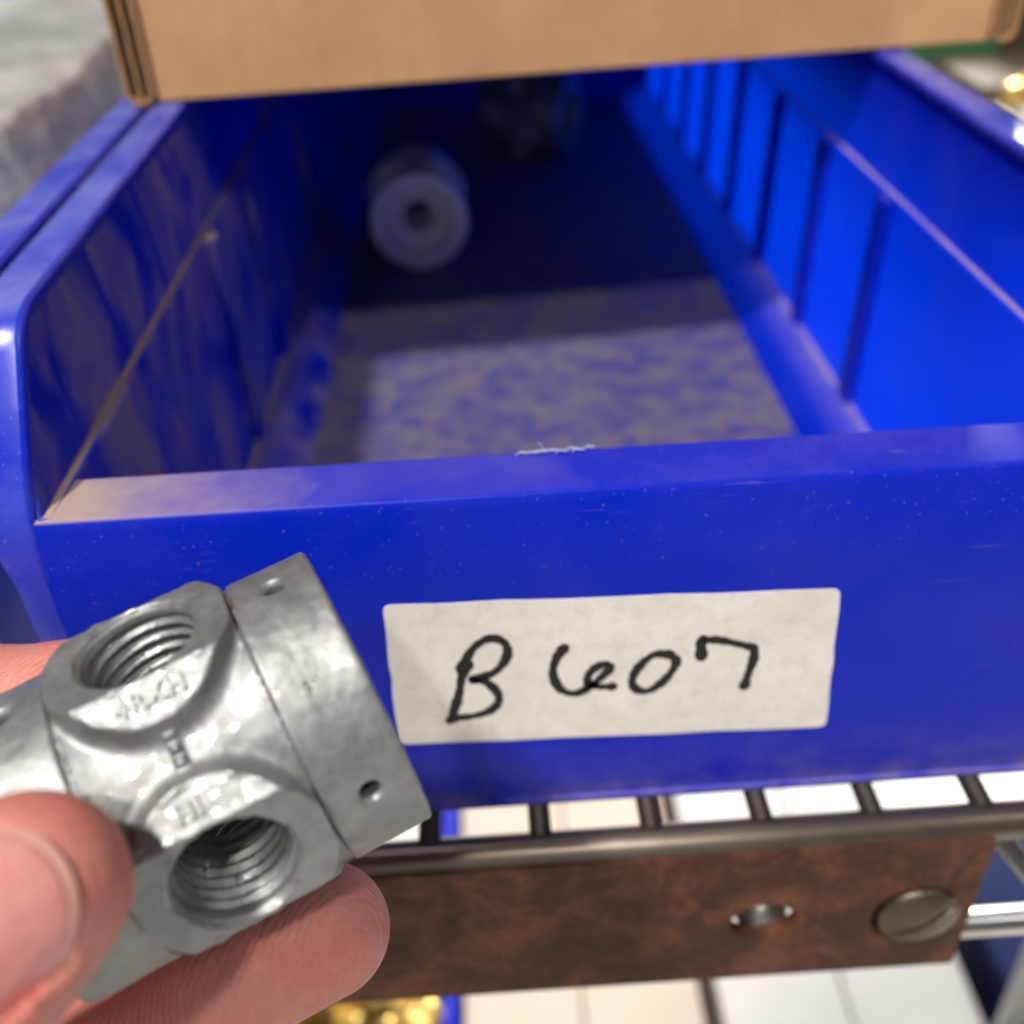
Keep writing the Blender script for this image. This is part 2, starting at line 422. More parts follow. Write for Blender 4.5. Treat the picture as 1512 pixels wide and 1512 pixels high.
def make_bin(label):
    root = thing('storage_bin', (XC, YF + 20, ZB), label, 'bin', 'blue bins on the wire shelf')
    # front wall with its folded lip, drawn as a (y, z) section
    sec = [(YF, ZB + .16), (YF, -9.45), (YF + .03, -9.05), (YF + .10, -8.62), (YF + .20, ZL - .20), (YF + .23, ZL - .07), (YF + .27, ZL - .015), (YF + .36, ZL), (YF + 1.34, ZL - .03), (YF + 1.36, ZL - .5),
           (YF + 1.16, ZL - .5), (YF + 1.14, ZL - .22), (YF + .48, ZL - .22), (YF + .30, -9.3), (YF + .26, ZB), (YF - .06, ZB), (YF - .06, ZB + .13)]
    obj('front_wall', *prism(sec, lambda p: (XC - 7.98, p[0], p[1]), lambda p: (XC + 7.98, p[0], p[1])), M_BLUE, root, bevel=.05, seg=2)
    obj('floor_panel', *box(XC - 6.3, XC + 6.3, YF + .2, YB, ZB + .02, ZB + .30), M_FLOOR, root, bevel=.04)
    obj('back_wall', *merge(box(XC - 7.72, XC + 7.72, YB - .25, YB - .01, ZB + .05, ZL), box(XC - 8.5, XC + 8.5, YB + .01, YB + .25, ZB + .05, ZR + .12)), M_BLUE, root, bevel=.04)
    for s in (-1, 1):
        mat = M_LEFT if s < 0 else M_RIGHT
        q = [(6.2, ZB + .3), (7.22, ZB + 1.10), (7.50, ZB + 1.16), (7.66, ZL - .06), (7.72, ZL), (7.86, ZL + .02), (8.10, ZR - .06),
             (8.32, ZR - .06), (8.10, ZL - .1), (7.95, ZL - .3), (7.78, ZB + .4), (6.5, ZB + .06), (6.2, ZB + .06)]
        def yf(p): return YF + .3 + max(0, (p[1] - ZL)) * .80
        sw = obj('side_wall', *prism(q, lambda p: (XC + s * p[0], yf(p), p[1]), lambda p: (XC + s * p[0], YB - .1, p[1])), mat, root, bevel=.07, seg=3)
        # upright divider ribs
        for k in range(7):
            y0 = 22.1 + 4.55 * k; y1 = y0 + .62
            pq = [(7.26, ZB + 1.14), (7.44, ZL - .02), (7.72, ZL - .02), (7.56, ZB + 1.14)]
            obj('wall_rib', *prism(pq, lambda p: (XC + s * p[0], y0, p[1]), lambda p: (XC + s * p[0], y1, p[1])), M_BLUE if s > 0 else mat, sw, bevel=.06, seg=2)
        # rim flange: along the top, down the raked front edge and down the corner
        path = smooth_path([(YB, ZR), (YF + 1.95, ZR), (YF + .18, ZL - .10), (YF - .02, ZB + .05)], [.55, .9])
        rr = rounded_rect(7.92, 8.67, -.15, .12, .11)
        V, F = [], []
        for i, p in enumerate(path):
            t = path[min(i + 1, len(path) - 1)] - path[max(i - 1, 0)]; t /= np.linalg.norm(t); nn = np.array([t[1], -t[0]])
            low = min(1, max(0, (ZL - .1 - p[1]) / 1.2))         # the corner post is slimmer than the rim
            for (x, h) in rr: V.append((XC + s * (x - .30 * low * (x - 7.92) / .75), *(p + nn * (h - .02 * low))))
        k = len(rr)
        for i in range(len(path) - 1):
            F += [(i * k + j, i * k + (j + 1) % k, (i + 1) * k + (j + 1) % k, (i + 1) * k + j) for j in range(k)]
        F += [tuple(range(k)), tuple(range((len(path) - 1) * k, len(path) * k))]
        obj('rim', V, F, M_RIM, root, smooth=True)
        # drop of the flange on the outer side
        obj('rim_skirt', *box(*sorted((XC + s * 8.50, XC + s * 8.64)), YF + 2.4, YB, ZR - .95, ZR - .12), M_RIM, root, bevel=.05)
    return root
bin_main = make_bin('dusty blue plastic storage bin with a handwritten white sticker on its front')
bin_left = copy_tree(bin_main)
bin_left.location.x -= 17.50 * S
tag(bin_left, 'neighbouring blue plastic bin at the left holding a crumpled clear bag')

# sticker, a little crooked, and its marker writing (part of the labelled bin)
LT = [(-1.722, -9.694), (4.995, -9.928), (5.179, -12.886), (-1.80, -12.65)]
def sticker():
    y = YF - .022; r = .13
    P = [np.array(p) for p in LT]; out = []
    for i in range(4):
        a, b, c = P[i - 1], P[i], P[(i + 1) % 4]
        u = (a - b) / np.linalg.norm(a - b); v = (c - b) / np.linalg.norm(c - b)
        for j in range(6):
            t = j / 5; out.append((1 - t) ** 2 * (b + u * r) + 2 * t * (1 - t) * b + t * t * (b + v * r))
        L = np.linalg.norm(c - b)                                   # edge slightly wavy, as a cut sticker lifts
        for j in range(1, 8):
            t = j / 8; w = .012 * math.sin(j * 2.3 + i * 1.7); nrm = np.array([v[1], -v[0]])
            out.append(b + v * (r + (L - 2 * r) * t) + nrm * w)
    prof = [tuple(p) for p in out]
    return prism(prof, lambda p: (p[0], y, p[1]), lambda p: (p[0], y + .016, p[1]))
bt = []
for i in range(9):
    x = .35 + .12 * i + random.uniform(-.04, .04); yb_ = YF + 1.30 + random.uniform(-.05, .02)
    bt.append(tube([(x, yb_, ZL - .03), (x + .07, yb_ + .01, ZL + .012), (x + .16, yb_ - .015, ZL + .01), (x + .22, yb_, ZL - .02)], [.012, .02, .022, .008], 6))
bt.append(tube([(.74, YF + 1.3, ZL), (.73, YF + 1.33, ZL + .07), (.69, YF + 1.35, ZL + .10), (.66, YF + 1.35, ZL + .085)], .009, 6))
obj('plastic_burr', *merge(*bt), M_BURR, bin_main, smooth=True, label='pale shaved plastic burr on the inner edge of the front lip')
lab = obj('sticker', *sticker(), M_PAPER, bin_main, label='worn white paper sticker with B607 written in black marker')
INK = {'letter': [[(-.561, -10.956), (-.677, -11.22), (-.742, -11.563), (-.843, -11.913), (-.928, -12.162)],
              [(-.678, -11.082), (-.483, -10.662), (-.229, -10.467), (-.015, -10.538), (.048, -10.755), (-.037, -11.003), (-.219, -11.192), (-.534, -11.302), (-.328, -11.355), (-.164, -11.581), (-.139, -11.797), (-.287, -12.001), (-.575, -12.099), (-.893, -12.113)]],
       'digit_six': [[(.904, -10.749), (.778, -10.973), (.724, -11.276), (.819, -11.599), (1.02, -11.738), (1.223, -11.671), (1.424, -11.477), (1.597, -11.25), (1.546, -11.142), (1.397, -11.198), (1.273, -11.359), (1.273, -11.534), (1.425, -11.618), (1.653, -11.639)]],
       'digit_zero': [[(2.53, -11.03), (2.311, -11.006), (2.142, -11.127), (2.0, -11.355), (1.956, -11.595), (2.062, -11.761), (2.241, -11.777), (2.437, -11.603), (2.578, -11.371), (2.627, -11.169), (2.51, -11.023)]],
       'digit_seven': [[(3.014, -11.135), (2.99, -10.763), (3.10, -10.775), (3.288, -10.803), (3.644, -10.934), (3.80, -11.0), (3.826, -11.06), (3.826, -11.275), (3.776, -11.548), (3.736, -11.827)]]}
def catmull(P, n=8):
    P = [np.array(p) for p in P]; out = []
    for i in range(len(P) - 1):
        a, b, c, d = P[max(i - 1, 0)], P[i], P[i + 1], P[min(i + 2, len(P) - 1)]
        for j in range(n):
            t = j / n; out.append(.5 * ((2 * b) + (c - a) * t + (2 * a - 5 * b + 4 * c - d) * t * t + (3 * b - a - 3 * c + d) * t ** 3))
    return out + [P[-1]]
for ch, strokes in INK.items():
    parts = []
    for si, st in enumerate(strokes):
        c = catmull(st); n = len(c); V = []; F = []
        y = YF - .0255 - .0015 * si
        for i, p in enumerate(c):
            t = c[min(i + 1, n - 1)] - c[max(i - 1, 0)]; t = t / (np.linalg.norm(t) + 1e-9); nn = np.array([-t[1], t[0]])
            w = .074 * (1 + .14 * math.sin(i * .37 + si) + .08 * math.sin(i * 1.3)) * (1.22 if i < 4 or i > n - 4 else 1)
            V += [(*(p + nn * w),), (*(p - nn * w),)]
        for i in range(n - 1): F.append((2 * i, 2 * i + 1, 2 * i + 3, 2 * i + 2))
        for p in (c[0], c[-1]):
            k0 = len(V); V += [(p[0] + .084 * math.cos(a), p[1] + .084 * math.sin(a)) for a in np.linspace(0, 2 * math.pi, 14, endpoint=False)]
            F.append(tuple(range(k0, k0 + 14)))
        yy = [y] * len(V)
        for q in range(len(V) - 28, len(V)): yy[q] = y - (.0006 if q < len(V) - 14 else .0009)
        parts.append(([(v[0], yy[i], v[1]) for i, v in enumerate(V)], F))
    obj('marker_' + ch, *merge(*parts), M_INK, lab)

# ------------------------------------------------------------------ wire shelf carrying the bins
shelf = thing('wire_shelf', (5, 30, ZB - 1), 'chrome wire shelf under the blue bins', 'shelf')
WZ = ZB - .20
wv = tube([(0, 10.80, WZ), (0, 60, WZ)], .19, 8)
w0 = None
for k in range(-17, 26):
    x = .42 + 1.88 * k
    if w0 is None:
        w0 = obj('wire', [(p[0] + x, p[1], p[2]) for p in wv[0]], wv[1], M_WIRE, shelf, smooth=True); x0 = x
    else:
        o = w0.copy(); col.objects.link(o); o.location.x += (x - x0) * S
obj('front_rail', *tube([(-40, 10.74, WZ - .26), (52, 10.74, WZ - .26)], .33, 18), M_RAIL, shelf, smooth=True)
obj('lower_rail', *tube([(-40, 10.78, ZB - 3.55), (52, 10.78, ZB - 3.55)], .27, 16), M_CHROME, shelf, smooth=True)
obj('rear_rail', *tube([(-40, 59.8, WZ - .42), (52, 59.8, WZ - .42)], .29, 12), M_CHROME, shelf, smooth=True)
obj('middle_rail', *tube([(-40, 36, WZ - .42), (52, 36, WZ - .42)], .29, 12), M_CHROME, shelf, smooth=True)
zz = []
for k in range(24):
    zz += [(-38.6 + 3.9 * k, 10.95, ZB - .75), (-38.6 + 3.9 * k + 1.95, 10.95, ZB - 3.5)]
obj('zigzag_brace', *tube(smooth_path(zz, [.5] * (len(zz) - 2), 4), .20, 8), M_WIRE, shelf, smooth=True)

# rusted flat strip in front of the rail, with a hole and a slotted screw
BY = 10.36; BT, BBm, BR = -14.70, -18.42, 8.05
strip = thing('rusted_strip', (-6, BY, BBm), 'rusty brown flat steel strip fixed along the shelf front below the bin', 'metal strip')
def plate():
    outer = [(-20, BBm), (BR - .02, BBm - .1), (BR, BT - .18), (BR - .12, BT - .06), (-20, BT)]
    holes = [[(4.30 + .60 * math.cos(a), -16.74 + .50 * math.sin(a)) for a in np.linspace(0, 2 * math.pi, 28, endpoint=False)],
             [(7.04 + .80 * math.cos(a), -16.84 + .80 * math.sin(a)) for a in np.linspace(0, 2 * math.pi, 36, endpoint=False)]]
    loops = [outer] + holes; pts = [p for l in loops for p in l]
    tris = geometry.tessellate_polygon([[Vector((p[0], p[1], 0)) for p in l] for l in loops])
    n = len(pts); th = .26
    V = [(p[0], BY, p[1]) for p in pts] + [(p[0], BY + th, p[1]) for p in pts]
    F = [tuple(t) for t in tris] + [tuple(i + n for i in t[::-1]) for t in tris]
    k = 0
    for l in loops:
        m_ = len(l); F += [(k + i, k + (i + 1) % m_, k + (i + 1) % m_ + n, k + i + n) for i in range(m_)]; k += m_
    return V, F
obj('strip_plate', *plate(), M_RUST, strip)
def screw_fn(x, y, z):
    r = np.sqrt(x * x + z * z)
    dome = np.sqrt(x * x + z * z + (y + .62) ** 2) - .98           # y: outward
    head = smax(dome, smax(-y, r - .60, .05), .06)
    c, s_ = math.cos(.62), math.sin(.62)
    slot = smax(np.abs(-s_ * x + c * z) - .065, .17 - y, .03)
    return smax(head, -slot, .04)
h = .03
gx = np.arange(-.8, .8, h)
G = np.meshgrid(gx, np.arange(-.15, .6, h), gx, indexing='ij')
V, Q = surface_nets(screw_fn(*G), (-.8, -.15, -.8), h); V = project(V, screw_fn)
obj('screw_head', np.stack([V[:, 0] * 1.25 + 7.12, BY + .13 - V[:, 1], V[:, 2] * 1.25 - 16.90], 1), Q[:, ::-1].copy(), M_STEEL, strip, smooth=True, label='round slotted screw head at the end of the strip')

obj('screw_washer', *lathe([(.98, 0), (.98, .06)], (7.06, BY + .27, -16.86), (0, 1, 0), 28), M_RUST, strip)
obj('bolt_end', *lathe([(.0, -.40), (.22, -.38), (.40, -.26), (.50, -.06), (.52, .5), (.46, .6)], (4.46, BY + .62, -17.30), (-.30, 1, .30), 28), M_BOLT, strip, smooth=True)

# ------------------------------------------------------------------ cardboard tray box resting on the rims
card = thing('cardboard_box', (2.7, 33, ZR + .13), 'open brown cardboard tray box resting across the top of the blue bin', 'box')
CA = math.atan2(1.62, 20.4)
ca, sa = math.cos(CA), math.sin(CA)
BW = 20.5
def cb(v):                                                       # box frame: u right along its front, w back, z up
    return [(-7.52 + u * ca - w * sa, 23.92 + u * sa + w * ca, ZR + .13 + z) for u, w, z in v]
def cobj(name, vf, mat, parent, **k): return obj(name, cb(vf[0]), vf[1], mat, parent, **k)
fp = cobj('front_panel', box(.62, BW - .62, .12, .50, .02, 11), M_CARD, card, bevel=.07, seg=3)
cobj('base_panel', box(.6, BW - .6, .52, 32, .0, .3), M_CARD, card)
cobj('back_panel', box(.62, BW - .62, 31.6, 32, .3, 11), M_CARD, card, bevel=.05)
for s in (0, 1):
    u0 = 0 if s == 0 else BW - .62
    grp = None
    # folded double side wall: two liners meeting in a rounded fold, fluting between
    U = []
    for i in range(9):
        a = math.pi + math.pi * i / 8; U.append((u0 + .31 + .31 * math.cos(a), .29 + .29 * math.sin(a)))
    prof = [(u0, 11)] + U + [(u0 + .62, 11), (u0 + .52, 11)] + [(u0 + .31 + .21 * math.cos(a), .29 + .19 * math.sin(a)) for a in np.linspace(2 * math.pi, math.pi, 9)] + [(u0 + .10, 11)]
    sp = cobj('side_panel', prism(prof, lambda p: (p[0], 0, p[1]), lambda p: (p[0], 32, p[1])), M_CARDEDGE, card, bevel=.015, seg=1)
    cobj('middle_liner', box(u0 + .275, u0 + .345, .03, 31.9, .14, 11), M_CARDEDGE, sp)
    for c0 in (u0 + .18, u0 + .44):
        fl_ = [(c0 + .055 * math.sin(z * 7.3) - .02, z) for z in np.linspace(.2, 11, 90)]
        fl2 = [(x + .04, z) for x, z in fl_[::-1]]
        cobj('flute', prism(fl_ + fl2, lambda p: (p[0], .12, p[1]), lambda p: (p[0], 31.8, p[1])), M_FLUTE, sp)

# ------------------------------------------------------------------ cast zinc fitting (signed distance field in its own frame)
FR, FH, FL1, FL2, FB, FHOLE = 1.65, 1.76, .97, 1.905, 1.0, .605
FCH = FH + .67
def fit_fn(a, p, q):
    rho = np.sqrt(p * p + q * q); A = np.abs(a)
    body = smax(rho - 1.575 - .045 * np.clip((A - .55) / .42, 0, 1) ** 2, A - 1.3, .05)
    f = body
    for (u, v) in ((p, q), (q, p)):
        d = np.sqrt(a * a + v * v) - FB
        boss = smax(smax(d, np.abs(u) - FH, .045), (np.abs(u) + np.abs(v) - FCH) * .7071, .022)
        f = smin(f, boss, .10)
    ridge = np.maximum(np.maximum(A - .045, rho - 1.615 - .025 * np.sin(31 * (np.abs(p) - np.abs(q)))), np.abs(np.abs(p) - np.abs(q)) - .62)
    f = smin(f, ridge, .05)
    colr = smax(rho - FR - .012 * np.cos(3 * np.arctan2(q, p)), np.abs(A - (FL1 + FL2) / 2) - (FL2 - FL1) / 2, .06)
    groove = np.maximum(np.abs(A - FL1 - .0) - .012, 1.605 - rho)
    f = smin(f, colr, .05)
    f = np.maximum(f, -groove)
    f = smax(f, -np.maximum(rho - 1.22, 1.15 - A), .06)          # sockets in both ends
    f = smax(f, -(rho - .52), .05)                               # through bore
    for (u, v) in ((p, q), (q, p)):
        r = np.sqrt(a * a + v * v); U = np.abs(u)
        ph = U / .150 + np.arctan2(a, v * np.sign(u)) / (2 * np.pi)
        tri = np.abs(2 * (ph - np.floor(ph)) - 1)
        rt = FHOLE - .045 * (FH - U) + .075 * (tri - .5) * np.clip((FH - .10 - U) / .12, 0, 1)
        rt = np.maximum(rt, np.clip(U - (FH - .07), -9, 1) * .8 + FHOLE + .0)
        f = smax(f, -np.maximum((r - rt) * .85, .35 - U), .015)
        lm = (FL1 + FL2) / 2
        rs = np.sqrt((A - lm) ** 2 + v * v)
        f = smax(f, -np.maximum(rs - .105 - np.clip(U - (FR - .06), 0, 1) * .6, 1.36 - U), .025)
    return f
def fit_noise(V):
    out = np.empty(len(V))
    for i, v in enumerate(V):
        w = Vector(v)
        out[i] = noise.noise(w * 3.1) * .007 + noise.noise(w * 9.0) * .0035 + max(0, noise.noise(w * 6.5) + .12) * BURR[i] * .032
    return out
def edge_mask(V):
    a, p, q = V.T; mk = np.zeros(len(V))
    for u, v in ((np.abs(p), np.abs(q)), (np.abs(q), np.abs(p))):
        r = np.sqrt(a * a + v * v); top = u - FH; cham = (u + v - FCH) * .7071; side = r - FB
        for d1, d2 in ((top, cham), (cham, side), (top, r - FHOLE - .055)):
            mk = np.maximum(mk, np.exp(-(d1 * d1 + d2 * d2) / .03 ** 2))
    return mk
h = .024
ga = np.arange(-2.06, 2.07, h, dtype=np.float32); gp = np.arange(-1.92, 1.93, h, dtype=np.float32)
G = np.meshgrid(ga, gp, gp, indexing='ij')
FV, FQ = surface_nets(fit_fn(*G), (ga[0], gp[0], gp[0]), h); del G
FV = project(FV, fit_fn, 2)
e = .006
nrm = np.stack([fit_fn(*(FV + d).T) - fit_fn(*(FV - d).T) for d in np.eye(3) * e], 1); nrm /= np.linalg.norm(nrm, axis=1)[:, None] + 1e-9
BURR = edge_mask(FV)
FV = FV + nrm * fit_noise(FV)[:, None]
fc = FV[FQ].mean(1)
rid = np.zeros(len(FQ), int)
rid[fc[:, 0] > FL1 + .0] = 1; rid[fc[:, 0] < -FL1] = 2
inner = np.hypot(fc[:, 1], fc[:, 2]) > .55
for k, (u, v) in enumerate(((1, 2), (2, 1))):
    r = np.hypot(fc[:, 0], fc[:, v])
    for s, n_ in ((1, 3 + 2 * k), (-1, 4 + 2 * k)):
        rid[(r < FHOLE + .045) & (fc[:, u] * s > .62) & (np.abs(fc[:, u]) < FH - .035) & (rid == 0)] = n_
FIT_PARTS = []
for i, nm in enumerate(('body', 'collar', 'collar', 'threaded_port', 'threaded_port', 'threaded_port', 'threaded_port')):
    Q = FQ[rid == i]; used, inv = np.unique(Q, return_inverse=True)
    FIT_PARTS.append((nm, FV[used], inv.reshape(Q.shape), nrm[used]))
fit_meshes = None
def place_fitting(label, center, a, p, q, mat=None):
    """center in cm; a, p, q unit vectors: along the bore, first port, second port"""
    global fit_meshes
    root = bpy.data.objects.new('pipe_fitting', None); col.objects.link(root); root.empty_display_size = .01
    R = Matrix((a, p, q)).transposed().to_4x4(); R.translation = W(center); root.matrix_world = R
    tag(root, label, 'fitting', 'cast metal fittings')
    if fit_meshes is None:
        fit_meshes = []
        for nm, v, f, nn in FIT_PARTS:
            me = bpy.data.meshes.new(nm)
            me.vertices.add(len(v)); me.vertices.foreach_set('co', (v * S).astype(np.float32).ravel())
            me.loops.add(f.size); me.loops.foreach_set('vertex_index', f.astype(np.int32).ravel())
            me.polygons.add(len(f)); me.polygons.foreach_set('loop_start', np.arange(0, f.size, 4, dtype=np.int32))
            me.update(calc_edges=True); me.polygons.foreach_set('use_smooth', [True] * len(f)); me.materials.append(M_ZINC)
            fit_meshes.append((nm, me))
    body = None
    for nm, me in fit_meshes:
        o = bpy.data.objects.new(nm, me); col.objects.link(o); o.parent = root
        if nm == 'body': body = o
        if mat: o.material_slots[0].link = 'OBJECT'; o.material_slots[0].material = mat
    return root, body
def held_frame(cx, cy, d, b, al, th):
    C = np.array([(cx - 756) / 1516 * d, (756 - cy) / 1516 * d, -d])
    w = -C / np.linalg.norm(C); r = np.cross([0, 1, 0], w); r /= np.linalg.norm(r); u = np.cross(w, r)
    a = math.cos(al) * (math.cos(b) * r + math.sin(b) * u) - math.sin(al) * w
    e1 = -math.sin(b) * r + math.cos(b) * u; w2 = np.cross(a, e1)
    p = math.cos(th) * w2 + math.sin(th) * e1; q = math.sin(th) * w2 - math.cos(th) * e1
    return [from_cam(k) for k in (C, a, p, q)]
HC, HA, HP, HQ = held_frame(306.7, 1126.7, 11.2, .425, -.127, .925)
held, hbody = place_fitting('grey cast metal pipe fitting with threaded ports held between the fingers', HC, HA, HP, HQ)
# low raised casting letters on the two bevelled flats (worn, barely readable)
def letters(text, port, other, size, off):
    cu = bpy.data.curves.new('cast_lettering', 'FONT'); cu.body = text; cu.size = size * S; cu.extrude = .028 * S; cu.bevel_depth = .008 * S
    cu.align_x = 'CENTER'; cu.align_y = 'CENTER'; cu.space_character = 1.15
    cu.materials.append(M_ZINC)
    t_ = bpy.data.objects.new('cast_text', cu); col.objects.link(t_)
    bpy.context.view_layer.update()
    me = bpy.data.meshes.new_from_object(t_.evaluated_get(bpy.context.evaluated_depsgraph_get())); bpy.data.objects.remove(t_)
    o = bpy.data.objects.new('cast_lettering', me); col.objects.link(o); o.parent = hbody
    # in the fitting's frame: x = a, y = p, z = q
    P = Vector((0, 1, 0)) if port == 'p' else Vector((0, 0, 1)); Qv = Vector((0, 0, 1)) if port == 'p' else Vector((0, 1, 0))
    nrm_ = (P + Qv).normalized(); t = Vector((1, 0, 0)); up = nrm_.cross(t)
    k = .67 + .145
    c = P * (FCH - k) + Qv * k + t * off
    mt = Matrix((t, up, nrm_)).transposed().to_4x4(); mt.translation = (c + nrm_ * .004) * S
    o.matrix_local = mt
    return o
letters('4RXH', 'p', 'q', .25, .0)
letters('HI', 'q', 'p', .25, -.1)
# two more of the same fitting lying inside the bin
def lying(label, c, yaw, roll, tilt=0, mat=None):
    a = np.array([math.sin(yaw) * math.cos(tilt), -math.cos(yaw) * math.cos(tilt), math.sin(tilt)]); up = np.array([0, 0, 1.0])
    s = np.cross(up, a); s /= np.linalg.norm(s); up = np.cross(a, s)
    p = math.cos(roll) * up + math.sin(roll) * s; q = np.cross(a, p)
    return place_fitting(label, c, a, p, q, mat)
lying('single grey metal fitting lying end-on inside the bin, in the box shadow', (-2.1, 36.2, ZB + .30 + 1.72), .06, .785, .02, M_ZINC_LIT)
lying('farther grey metal fitting lying deep in the dark back of the bin', (2.6, 47.5, ZB + .30 + 1.72), 1.15, .785)

# ------------------------------------------------------------------ the hand (camera-side frame: right, up, depth)
def P2(x, y, d): return ((x - 756) / 1516 * d, (756 - y) / 1516 * d, -d)
TH_TIP = np.array(P2(42, 1316, 8.45)); TH_IP = np.array((-5.95, -5.05, -7.55))
CH = [  # chains of (point, radius)
    [(TH_TIP, .815), (np.array(P2(-62, 1398, 8.05)), .94), (TH_IP, .98), ((-8.8, -7.2, -9.2), 1.15), ((-12.4, -8.8, -12.2), 1.6)],
    [(P2(478, 1373, 12.45), .80), (P2(330, 1440, 12.42), .90), ((-4.75, -6.35, -12.55), .88), ((-7.4, -7.0, -13.1), .96), ((-11.6, -6.9, -14.0), 1.12), ((-18.4, -12.0, -14), 1.9)],
    [(P2(140, 1025, 13.45), .76), ((-6.9, -2.65, -13.5), .84), ((-9.6, -3.35, -13.9), .94), ((-13.0, -5.0, -14.2), 1.12), ((-18.2, -11.4, -14), 1.8)],
    [((-6.2, -9.3, -10.6), .72), ((-6.2, -9.5, -12.0), .82), ((-8.1, -9.3, -13.3), .92), ((-12.0, -8.8, -13.9), 1.1), ((-18.6, -12.6, -13.8), 1.9)],
    [((-8.2, -11.4, -10.8), .64), ((-8.4, -11.6, -11.8), .72), ((-9.8, -11.4, -12.8), .80), ((-12.8, -10.6, -13.4), 1.0), ((-18.8, -13.2, -13.5), 1.7)],
    [(P2(0, 1345, 9.02), .72), (P2(-90, 1430, 8.8), .82), ((-8.8, -7.2, -9.2), 1.05)],
    [((-12.4, -8.8, -12.2), 1.6), ((-18.4, -12.6, -13.4), 2.0)],
    [((-18.4, -12.3, -13.8), 2.35), ((-26, -18.5, -13.6), 3.0)],
]
CH = [[(np.array(p, float), r) for p, r in c] for c in CH]
t_ax = (TH_TIP - CH[0][1][0]); t_ax /= np.linalg.norm(t_ax)
n_ax = np.array([.33, .38, .86]); n_ax -= n_ax.dot(t_ax) * t_ax; n_ax /= np.linalg.norm(n_ax)
b_ax = np.cross(n_ax, t_ax)
NAIL_R, NAIL_S0, NAIL_S1, NAIL_W = .838, -1.2, .17, .70
def cone(x, y, z, A, ra, B, rb):
    d = B - A; L2 = d.dot(d)
    X, Y, Z = x - A[0], y - A[1], z - A[2]
    t = np.clip((X * d[0] + Y * d[1] + Z * d[2]) / L2, 0, 1)
    return np.sqrt((X - t * d[0]) ** 2 + (Y - t * d[1]) ** 2 + (Z - t * d[2]) ** 2) - (ra + (rb - ra) * t)
def nail_coords(x, y, z):
    X, Y, Z = x - TH_TIP[0], y - TH_TIP[1], z - TH_TIP[2]
    s = X * t_ax[0] + Y * t_ax[1] + Z * t_ax[2]
    hh = X * n_ax[0] + Y * n_ax[1] + Z * n_ax[2]; bb = X * b_ax[0] + Y * b_ax[1] + Z * b_ax[2]
    return s, hh, bb
def nail_outline(s, bb):                                          # <0 inside the nail plate
    end = NAIL_S1 - .30 * (bb / NAIL_W) ** 2 - .10 * np.abs(bb / NAIL_W) ** 4
    return np.maximum(np.maximum(np.abs(bb) - NAIL_W - .03 * s, s - end), NAIL_S0 + .25 * (bb / NAIL_W) ** 2 - s)
def nail_top(s, bb): return np.sqrt(np.maximum(NAIL_R ** 2 * 1.12 - bb * bb * 1.05, .02)) - .055 * (s + .2) ** 2 - .02 - .05 * np.clip(s, 0, 1)
def hand_full(x, y, z):
    f = None
    for ci, c in enumerate(CH):
        g = None
        for (A, ra), (B, rb) in zip(c[:-1], c[1:]):
            d = cone(x, y, z, A, ra, B, rb); g = d if g is None else smin(g, d, .25)
        f = g if f is None else smin(f, g, .35 if ci else .35)
    return nail_cut(f, x, y, z)
def nail_cut(f, x, y, z):
    s, hh, bb = nail_coords(x, y, z)
    cut = smax(nail_outline(s, bb) - .02, nail_top(s, bb) - .05 - hh, .05)
    return smax(f, -cut, .08)
h = .085
lo = np.array([-25.0, -19.5, -17.2]); hi = np.array([-.6, -1.0, -7.4])
ax_ = [np.arange(l, u, h, dtype=np.float32) for l, u in zip(lo, hi)]
HF = np.full([len(k) for k in ax_], 9.0, np.float32)
def sub(A, ra, B, rb, pad):
    sl = []
    for k in range(3):
        l = min(A[k] - ra, B[k] - rb) - pad; u = max(A[k] + ra, B[k] + rb) + pad
        sl.append(slice(max(0, int((l - lo[k]) / h)), max(0, min(len(ax_[k]), int((u - lo[k]) / h) + 1))))
    return tuple(sl)
for ci, c in enumerate(CH):
    g = np.full_like(HF, 9.0)
    for (A, ra), (B, rb) in zip(c[:-1], c[1:]):
        sl = sub(A, ra, B, rb, .7)
        X, Y, Z = np.meshgrid(ax_[0][sl[0]], ax_[1][sl[1]], ax_[2][sl[2]], indexing='ij', sparse=True)
        g[sl] = smin(g[sl], cone(X, Y, Z, A, ra, B, rb), .25)
    HF = smin(HF, g, .35)
sl = sub(TH_TIP, 1.4, CH[0][1][0], 1.4, .5)
X, Y, Z = np.meshgrid(ax_[0][sl[0]], ax_[1][sl[1]], ax_[2][sl[2]], indexing='ij', sparse=True)
HF[sl] = nail_cut(HF[sl], X, Y, Z)
HV, HQd = surface_nets(HF, lo, h); del HF
HV = project(HV, hand_full, 2, .01)
hand = thing('person_hand', from_cam((-14, -9, -13)), 'left hand pinching the grey fitting, thumb in front and fingers behind', 'hand')
hand.name = 'hand'; BASE['hand'] = BASE.get('person_hand')
obj('skin', HV @ CAM.T, HQd, M_SKIN, hand, smooth=True)
